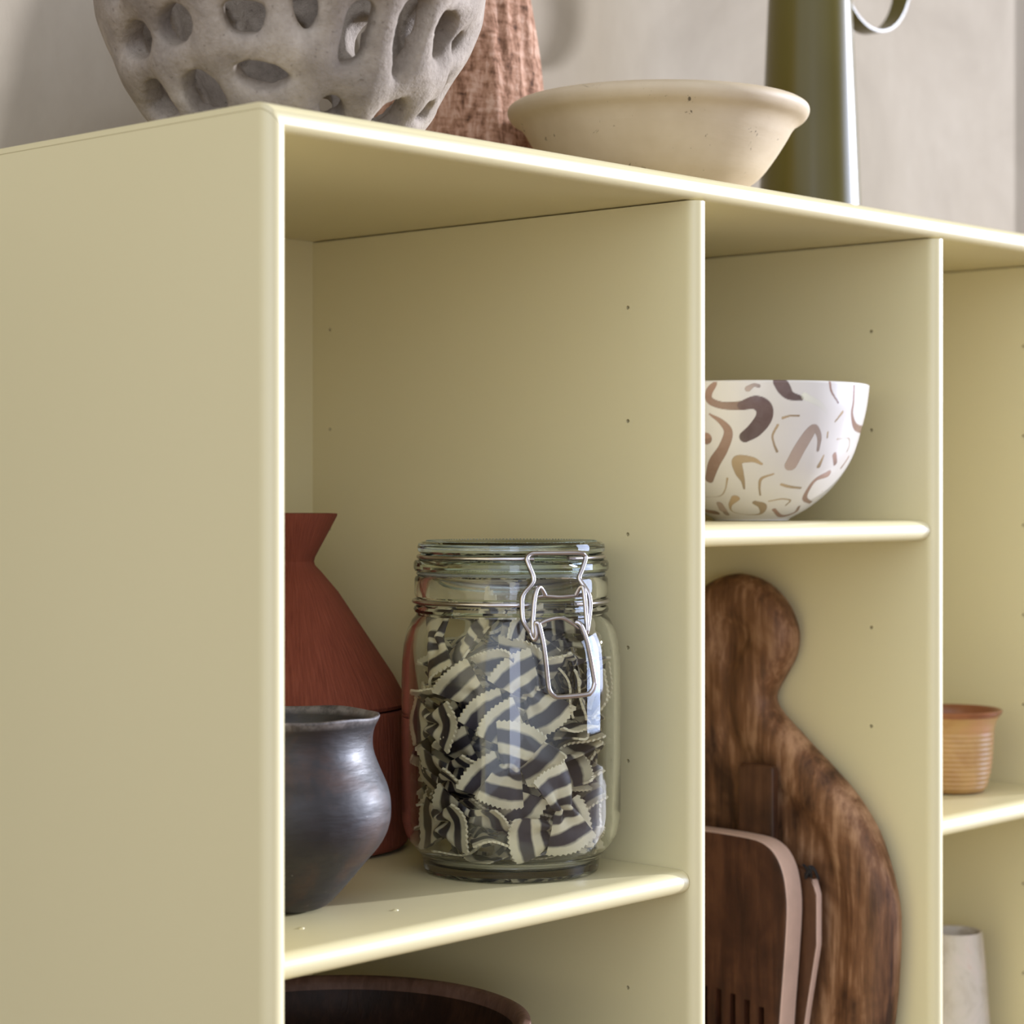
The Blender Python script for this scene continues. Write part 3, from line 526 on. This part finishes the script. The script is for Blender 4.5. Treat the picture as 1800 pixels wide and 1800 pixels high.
JX, JY = 231.0, 75.5
def storage_jar():
    t = tag(empty('storage_jar', P(JX, JY, S1)), 'round glass preserving jar with wire clip lid, full of striped pasta', 'jar')
    G = mat_glass(); WI = mat_wire()
    outer = [(0, 2.5), (38, 2.5), (41, .6), (43.0, .2), (44.6, 1.0), (45.2, 3), (45.5, 6), (46.6, 8.8), (49.4, 12.2), (52.4, 15.8), (54.7, 20), (56, 25.5), (56.3, 32), (56.4, 60), (56.4, 96), (56.2, 107), (55.4, 116), (53.6, 123.5), (50.8, 129), (48.9, 131.2),
             (48.7, 132.2), (49.8, 132.8), (50.3, 134.2), (49.8, 135.6), (48.7, 136.4), (48.5, 138.4), (48.7, 140), (49.5, 140.8), (49.8, 142), (49.8, 149.5), (49.2, 151), (47.6, 151.6), (45.2, 151.3)]
    inner = [(44.2, 150.3), (44, 140), (44.2, 134), (46.2, 129.5), (49.6, 124), (51.8, 116), (52.8, 107), (52.9, 60), (52.7, 28), (51.2, 19.5), (48, 13), (43.5, 8.6), (37, 6.2), (20, 5.2), (0, 5)]
    add('body', lathe('body', outer+inner, 192, 25), G, t)
    lid = [(0, 166.2), (37, 166.2), (39.5, 167.6), (42, 168.6), (46, 168.8), (47.8, 167.8), (48.3, 166), (48, 163.8), (46.6, 162.6), (46, 161), (46.4, 159.8), (49.4, 159.2), (50.2, 158), (50.2, 155), (49.6, 153.8), (47.5, 153.4),
           (44.6, 153.4), (43.6, 152), (42.6, 151), (41.4, 152), (41, 156), (38, 160.2), (34, 161), (0, 161)]
    L = lathe('lid', lid, 192, 25)
    beads = []
    for k in range(150):                                             # fine beading around the lid's rim
        a = 2*math.pi*k/150; bm = bmesh.new(); bmesh.ops.create_icosphere(bm, subdivisions=1, radius=.00055, matrix=Matrix.Translation((.0435*math.cos(a), .0435*math.sin(a), .1688)))
        mm = bpy.data.meshes.new('bead'); bm.to_mesh(mm); bm.free(); beads.append(mm)
    lo = add('lid', L, mat_lidglass(), t)
    add('rim_beading', join('rim_beading', beads), lo.data.materials[0], lo)
    add('gasket', lathe('gasket', [(44.8, 151.7), (48.4, 151.7), (49.0, 152.4), (48.4, 153.2), (44.8, 153.2)], 128, 40, closed=True), mat_rubber(), t)
    n = np.array(CLIP_N); tt = np.array(CLIP_T)
    def w2(L): return [(tt[0]*u+n[0]*r, tt[1]*u+n[1]*r, z) for u, r, z in L]
    def ring(r, z, gap0=None, wr=1.15):
        base = math.atan2(n[1], n[0]); k = np.linspace(gap0, 2*math.pi-gap0, 90) if gap0 else np.linspace(0, 2*math.pi, 97)[:-1]
        return tube('ring', [(r*math.cos(base+a), r*math.sin(base+a), z) for a in k], wr, closed=not gap0, smooth=False)
    add('lid_wire', ring(47.6, 161.0, .20), WI, t)
    add('neck_wire', join('neck_wire', [ring(49.9, 138.3, .26), tube('cross', w2(CLIP_CROSS), 1.05)]), WI, t)
    add('bail', tube('bail', w2(CLIP_BAIL), 1.25), WI, t)
    add('hinge_link', tube('hinge_link', w2(CLIP_HOOKL), 1.2), WI, t); add('hinge_link', tube('hinge_link', w2(CLIP_HOOKR), 1.2), WI, t)
    lv = add('lever', join('lever', [tube('lever', w2(CLIP_LEVER), 1.25), tube('strut', w2(CLIP_CROSS2), 1.0)]), WI, t)
storage_jar()

def pasta_mesh(seed):
    rnd = random.Random(seed); nu, nv = 44, 14; L, WD = 41, 26; th = 1.1
    curl = rnd.uniform(-2.5, 3.0); twist = rnd.uniform(-.35, .35); amp = rnd.uniform(2.6, 3.8); lean = rnd.uniform(-1.5, 1.5)
    def surf(u, v):
        a = abs(u); s = .27+.73*a**.72
        teeth = .55*math.cos(v*math.pi*11) if a > .985 else 0
        bow = 2.6*(1-v*v)*a
        x = math.copysign(1, u)*(a*(L/2-1.2)+bow*a*a+teeth*(1 if a > .985 else 0))
        y = v*WD/2*s
        fold = amp*math.exp(-(a/.34)**2)*(math.cos(v*math.pi*1.5)) + curl*a*a*(v*v-.3)+lean*a*a*math.copysign(1, u)*.6 + 1.3*math.sin(v*3+2*u+seed)*a
        tw = twist*u; return np.array((x, y*math.cos(tw)-fold*math.sin(tw), y*math.sin(tw)+fold*math.cos(tw)))
    nv2 = 44
    us = [-1+2*i/nu for i in range(nu+1)]; vs = [-1+2*j/nv2 for j in range(nv2+1)]
    G = [[surf(u, v) for v in vs] for u in us]
    V = []; uv = []
    for s in (1, -1):
        for i in range(nu+1):
            for j in range(nv2+1):
                du = G[min(i+1, nu)][j]-G[max(i-1, 0)][j]; dv = G[i][min(j+1, nv2)]-G[i][max(j-1, 0)]
                nn = np.cross(du, dv); nn /= np.linalg.norm(nn)+1e-9; V.append(G[i][j]+s*nn*th/2); uv.append((i/nu, j/nv2))
    K = (nu+1)*(nv2+1); F = []
    idx = lambda i, j, s: s*K+i*(nv2+1)+j
    for i in range(nu):
        for j in range(nv2):
            F.append((idx(i, j, 0), idx(i+1, j, 0), idx(i+1, j+1, 0), idx(i, j+1, 0))); F.append((idx(i, j+1, 1), idx(i+1, j+1, 1), idx(i+1, j, 1), idx(i, j, 1)))
    for i in range(nu):
        F.append((idx(i, 0, 0), idx(i, 0, 1), idx(i+1, 0, 1), idx(i+1, 0, 0))); F.append((idx(i, nv2, 0), idx(i+1, nv2, 0), idx(i+1, nv2, 1), idx(i, nv2, 1)))
    for j in range(nv2):
        F.append((idx(0, j, 0), idx(0, j+1, 0), idx(0, j+1, 1), idx(0, j, 1))); F.append((idx(nu, j, 0), idx(nu, j, 1), idx(nu, j+1, 1), idx(nu, j+1, 0)))
    me = bpy.data.meshes.new('bow_tie_pasta'); me.from_pydata([tuple(p/1000) for p in V], [], F)
    l = me.uv_layers.new(name='UVMap'); vi = np.empty(len(me.loops), dtype=np.int32); me.loops.foreach_get('vertex_index', vi)
    l.data.foreach_set('uv', np.array(uv)[vi].ravel()); finish(me, True, 60); return me
PM = mat_pasta(); pm = [pasta_mesh(s) for s in range(5)]
for q in pm: q.materials.append(PM)
for i, (x, y, z, a, b, c, d) in enumerate(PASTA):
    o = bpy.data.objects.new('bow_tie_pasta', pm[i % 5]); COL.objects.link(o)
    o.location = P(JX+x, JY+y, S1+z-5.2); o.rotation_mode = 'QUATERNION'; o.rotation_quaternion = (a, b, c, d)
    tag(o, 'black and cream striped bow-tie pasta piece inside the glass jar', 'pasta', 'bow-tie pasta in the jar')

def wooden_bowl():
    prof = smooth_profile([(46, .3), (52, 1), (66, 8), (82, 20), (93, 34), (97.5, 44), (98.5, 50)], 5)
    rim = [(98, 52), (95.5, 53), (92.8, 52), (91.5, 49)]
    inner = smooth_profile([(91.5, 49), (86, 34), (74, 20), (56, 10), (30, 6.5), (0, 6)], 4)[1:]
    i = next(k for k, q in enumerate(prof) if q[1] >= 36); j = 0
    o = tag(add('wooden_bowl', join('wooden_bowl', [lathe('b', [(0, .5)]+prof[:i+1], 160, 50), lathe('b', inner[j:], 160, 50)]), mat_wood('dark_brown_wood', (.012, .005, .003), (.028, .011, .006), (.055, .023, .012), 1, .5), loc=P(141, 113, -475.6)),
        'wide dark brown wooden bowl on the shelf below the glass jar', 'bowl')
    tag(add('rim', lathe('rim', prof[i:]+rim+inner[:j+1], 160, 50), mat_wood('lit_reddish_wood', (.11, .055, .034), (.17, .09, .06), (.23, .13, .09), 1, .5), o), 'paler reddish rim with painted-in light')  # light on the lip is put into the rim's paler colour
wooden_bowl()

# ------------------------------------------------------------------ bay two
def painted_bowl():
    prof = smooth_profile([(18, .4), (21.5, .3), (23, 1.6), (33.3, 7.6), (44, 16.3), (52.6, 26.6), (59, 38), (63.3, 51.6), (66.6, 65), (68.3, 77.6)], 26)
    prof = [(0, 1)]+prof+[(68.2, 78.3), (67.4, 78.8), (66.4, 78.4)]+smooth_profile([(66.2, 77.6), (63.6, 62), (58, 42), (50, 27), (40, 16.5), (28, 9), (0, 6)], 6)
    n = 1000; me = lathe('patterned_bowl', prof, n, 50)
    co = np.empty(len(me.vertices)*3); me.vertices.foreach_get('co', co); co = co.reshape(-1, 3)*1000
    cols = np.tile(np.array((.645, .605, .555)), (len(co), 1))
    pal = [(.62, .62, .47), (.36, .25, .135), (.34, .255, .205), (.26, .145, .10), (.095, .05, .045)]
    strokes = [list(s) for s in STROKES]; rnd = random.Random(8)
    for k in range(46):                                              # the marks continue round the far side
        a = rnd.uniform(-.2, 3.2); z = rnd.uniform(6, 74); r = float(np.interp(z, [0, 8, 26, 52, 78], [22, 33, 52, 63, 68])); da = rnd.uniform(-.5, .5); w = rnd.choice([1, 1.2, 2.5, 3.5])
        pts = []
        for q in range(4):
            aa = a+da*q*.25+rnd.uniform(-.05, .05); zz = min(77, max(3, z+rnd.uniform(-7, 7))); rr = float(np.interp(zz, [0, 8, 26, 52, 78], [22, 33, 52, 63, 68]))
            pts.append((rr*math.cos(aa), rr*math.sin(aa), zz, w*(1-.15*q)))
        strokes.append([rnd.choice([1, 1, 2, 3, 3]), pts])
    rr = np.hypot(co[:, 0], co[:, 1]); outer = rr > np.interp(co[:, 2], [0, 8, 26, 52, 78], [20, 31.5, 50, 61.5, 67.2])-.2
    OI = np.nonzero(outer)[0]; CA = co[OI]
    for col, pts in strokes:
        # resample the stroke as a smooth curve
        pts = pts if len(pts) > 1 else [pts[0], pts[0]]
        pp = [np.array(q, float) for q in pts]; pp = [2*pp[0]-pp[1]]+pp+[2*pp[-1]-pp[-2]]; path = []
        for i in range(1, len(pp)-2):
            a, b, c, d = pp[i-1:i+3]
            for k in range(8):
                t = k/8; path.append(.5*((2*b)+(-a+c)*t+(2*a-5*b+4*c-d)*t*t+(-a+3*b-3*c+d)*t**3))
        path.append(pp[-2]); path = np.array(path)
        lo = path[:, :3].min(0)-path[:, 3].max()-2; hi = path[:, :3].max(0)+path[:, 3].max()+2
        sel = np.nonzero(((CA > lo) & (CA < hi)).all(1))[0]
        if not len(sel): continue
        C = CA[sel]; oi = OI[sel]; best = np.full(len(C), 1e9); at = np.zeros(len(C))
        for i, q in enumerate(path):
            dd = np.sqrt(((C-q[:3])**2).sum(1))-max(q[3], .45); u = dd < best; best[u] = dd[u]; at[u] = i/len(path)
        cov = np.clip(.5-best/.35, 0, 1); edge = np.clip(1+best/.5, 0, 1)
        if col == 0: cov *= .55*(1-at)
        base = np.array(pal[col])[None]*(1.25-.5*at[:, None])*(1-.25*edge[:, None]*(best < 0)[:, None])
        cols[oi] = cols[oi]*(1-cov[:, None])+base*cov[:, None]
    at = me.color_attributes.new('marks', 'FLOAT_COLOR', 'POINT'); at.data.foreach_set('color', np.concatenate([cols, np.ones((len(cols), 1))], 1).ravel().astype(np.float32))
    tag(add('patterned_bowl', me, mat_brushbowl(), loc=P(437.8, 75, S2)), 'deep white ceramic bowl with brown brush marks on the narrow middle shelf', 'bowl')
painted_bowl()

def stand(me_name, outline, thick, xface, mat, **kw):
    """upright board whose face looks along -x: outline in (y, z)"""
    me = plate(me_name, outline, thick, **kw)
    # board coords (a=y, b=z, depth<=0) -> x = xface - depth
    co = np.empty(len(me.vertices)*3); me.vertices.foreach_get('co', co); co = co.reshape(-1, 3)
    new = np.stack([xface/1000-co[:, 2], co[:, 0], co[:, 1]], 1); me.vertices.foreach_set('co', new.ravel())
    bm = bmesh.new(); bm.from_mesh(me); bmesh.ops.recalc_face_normals(bm, faces=bm.faces); bm.to_mesh(me); bm.free(); finish(me, True, 50); return me
def mirror(half, c): return [(c-h, z) for z, h in half]+[(c+h, z) for z, h in reversed(half)]
def smooth_half(h, n=5): return [(z, max(r, 0)) for r, z in smooth_profile([(r, z) for z, r in h], n)]
B2 = -594.5
def paddle():
    half = smooth_half([(-213, 1), (-215, 12), (-221, 24), (-233, 36), (-248, 42), (-262, 40.5), (-275, 33), (-285, 26.5), (-291, 25.5), (-298, 30.5), (-306, 40), (-316, 52), (-328, 67), (-341, 82), (-355, 94), (-370, 103), (-398, 112.5), (-424, 115), (-475, 111), (-530, 99), (-570, 78), (-590, 50), (-594.2, 30)], 3)
    m = mat_wood('worn_brown_wood', (.05, .020, .008), (.18, .080, .034), (.43, .24, .13), 1, .55, 2, .5)
    tag(add('paddle_board', stand('paddle_board', mirror(half, 133), 25, 493, m, step=4, edge=11, recess=(20, 5)), m, loc=P(0, 0, 0)),
        'large worn wooden paddle board with a round-headed handle below the patterned bowl', 'board')
paddle()
PALE = mat_plain('pale_pink_edge', (.62, .43, .34), .7, .08, 60)
def flat_board():
    m = mat_wood('flat_dark_wood', (.035, .014, .006), (.07, .028, .012), (.11, .048, .022), 1, .5, 2, .3)
    half = [(-328, 11), (-329.5, 12.8), (-331, 13.2), (-372, 13.2), (-381, 14.5), (-385, 24), (-388, 36), (-393, 42), (-402, 45), (-432, 45), (-470, 38), (-520, 30), (-575, 25), (-590, 20), (-594.2, 10)]
    b = tag(add('handled_board', stand('handled_board', mirror(half, 105), 6, 483, m, step=4, edge=1.2), m, loc=P(0, 0, 0)),
        'thin dark wooden board with a flat straight handle between slotted board and paddle board', 'board')
    me = b.data; me.materials.append(PALE)
    for p in me.polygons:                                            # paler edge
        if abs(p.normal.x) < .75 and p.center.z < -.394: p.material_index = 1
    k = join('cord_knot', [tube('k', [(481.5+3*math.cos(a)+1, 63+4*math.sin(a), -389+3.2*math.sin(2*a+.5)) for a in np.linspace(0, 6.2, 12)], .9),
                           tube('k', [(481+2.5*math.sin(a*1.3), 65+3.4*math.cos(a), -388+3.5*math.cos(1.7*a)) for a in np.linspace(0, 6.2, 12)], .8)])
    tag(add('cord_knot', k, mat_plain('black_cord', (.012, .011, .012), .8), b), 'knotted black cord')
flat_board()
def slotted_board():
    face = mat_wood('dark_red_wood', (.028, .010, .005), (.055, .019, .009), (.10, .038, .017), 1, .45, 2, .35)
    edge = PALE
    half = smooth_half([(-368.6, 0), (-368.9, 20), (-370, 38), (-373, 47), (-378, 53), (-386, 57.5), (-396, 60), (-412, 61), (-446, 58.5), (-480, 55.5), (-540, 52), (-585, 50)], 3)+[(-592, 48), (-594.2, 44)]
    me = stand('slotted_board', mirror(half, 129), 16.5, 464, face, step=4, edge=1.5)
    o = add('slotted_board', me, face, loc=P(0, 0, 0)); me.materials.append(edge)
    bm = bmesh.new()
    for k in range(-4, 5):
        y = 129+k*10.6; z0 = -463-.012*(k*10.6)**2*.3; z1 = -562
        g = bmesh.ops.create_cube(bm, size=1, matrix=Matrix.Translation((.472, y/1000, (z0+z1)/2000)) @ Matrix.Diagonal((.03, .0042, (z0-z1)/1000, 1)))
    cm = bpy.data.meshes.new('cut'); bm.to_mesh(cm); bm.free(); cut = bpy.data.objects.new('cut', cm); COL.objects.link(cut); cut.location = o.location
    md = o.modifiers.new('b', 'BOOLEAN'); md.object = cut; md.operation = 'DIFFERENCE'; md.solver = 'EXACT'; bake_modifiers(o)
    bpy.data.objects.remove(cut); bpy.data.meshes.remove(cm); me = o.data
    for p in me.polygons:                                            # the edges take the paler colour
        c = p.center; n = p.normal
        yy = abs(c.y-.129); lim = float(np.interp(-c.z*1000, [-z for z, h in half], [h for z, h in half]))/1000
        if abs(n.x) < .75 and (yy > lim-.004 or c.z > -.374): p.material_index = 1
    finish(me, True, 40)
    tag(o, 'dark red wooden board with a pale rounded edge and a row of slots', 'board')
slotted_board()

# ------------------------------------------------------------------ bay three
def cup():
    prof = [(0, .5), (18, .5), (20.5, 1.2), (22.5, 4)]
    for k in range(0, 61):
        z = 4.5+36*k/60; r = float(np.interp(z, [4, 12, 24, 40], [22.6, 24.8, 26.3, 27.3])); prof.append((r+.35*math.sin(2*math.pi*z/3.1), z))
    prof += [(27.6, 42.5), (28.6, 46), (30.6, 49.5), (32.4, 51.8), (32.6, 53), (31.6, 53.6), (29.6, 52.5)]
    prof += [(27, 48), (25.4, 42), (24.4, 24), (22, 8), (16, 5), (0, 4.5)]
    t = tag(empty('ribbed_cup', P(640, 63, S3)), 'small caramel glazed ribbed cup with flared rim on the right-hand bay shelf', 'cup')
    cut = next(i for i, q in enumerate(prof) if q == (30.6, 49.5))
    add('body', lathe('body', prof[:cut+1]+[(q[0]-.6, q[1]) for q in prof[:cut+1][::-1] if False], 96, 50), mat_cup(), t)
    add('rim', lathe('rim', prof[cut:], 96, 50), mat_plain('rust_glaze', (.26, .095, .04), .3, .15, 60), t)
cup()
def small_vase():
    prof = smooth_profile([(20, .3), (24, 1.2), (25.5, 5), (25.2, 30), (23.6, 70), (21, 110), (18.6, 136), (17.9, 142)], 5)
    inn = [(17.4, 142.9), (16.4, 142.6), (15.9, 140), (16.6, 120), (20, 60), (20, 10), (0, 8)]
    tag(add('bottle_vase', lathe('bottle_vase', [(0, .5)]+prof+inn, 96, 50), mat_vase(), loc=P(664, 75, B2)),
        'slim pale blotched ceramic vase standing below the ribbed cup', 'vase')
small_vase()
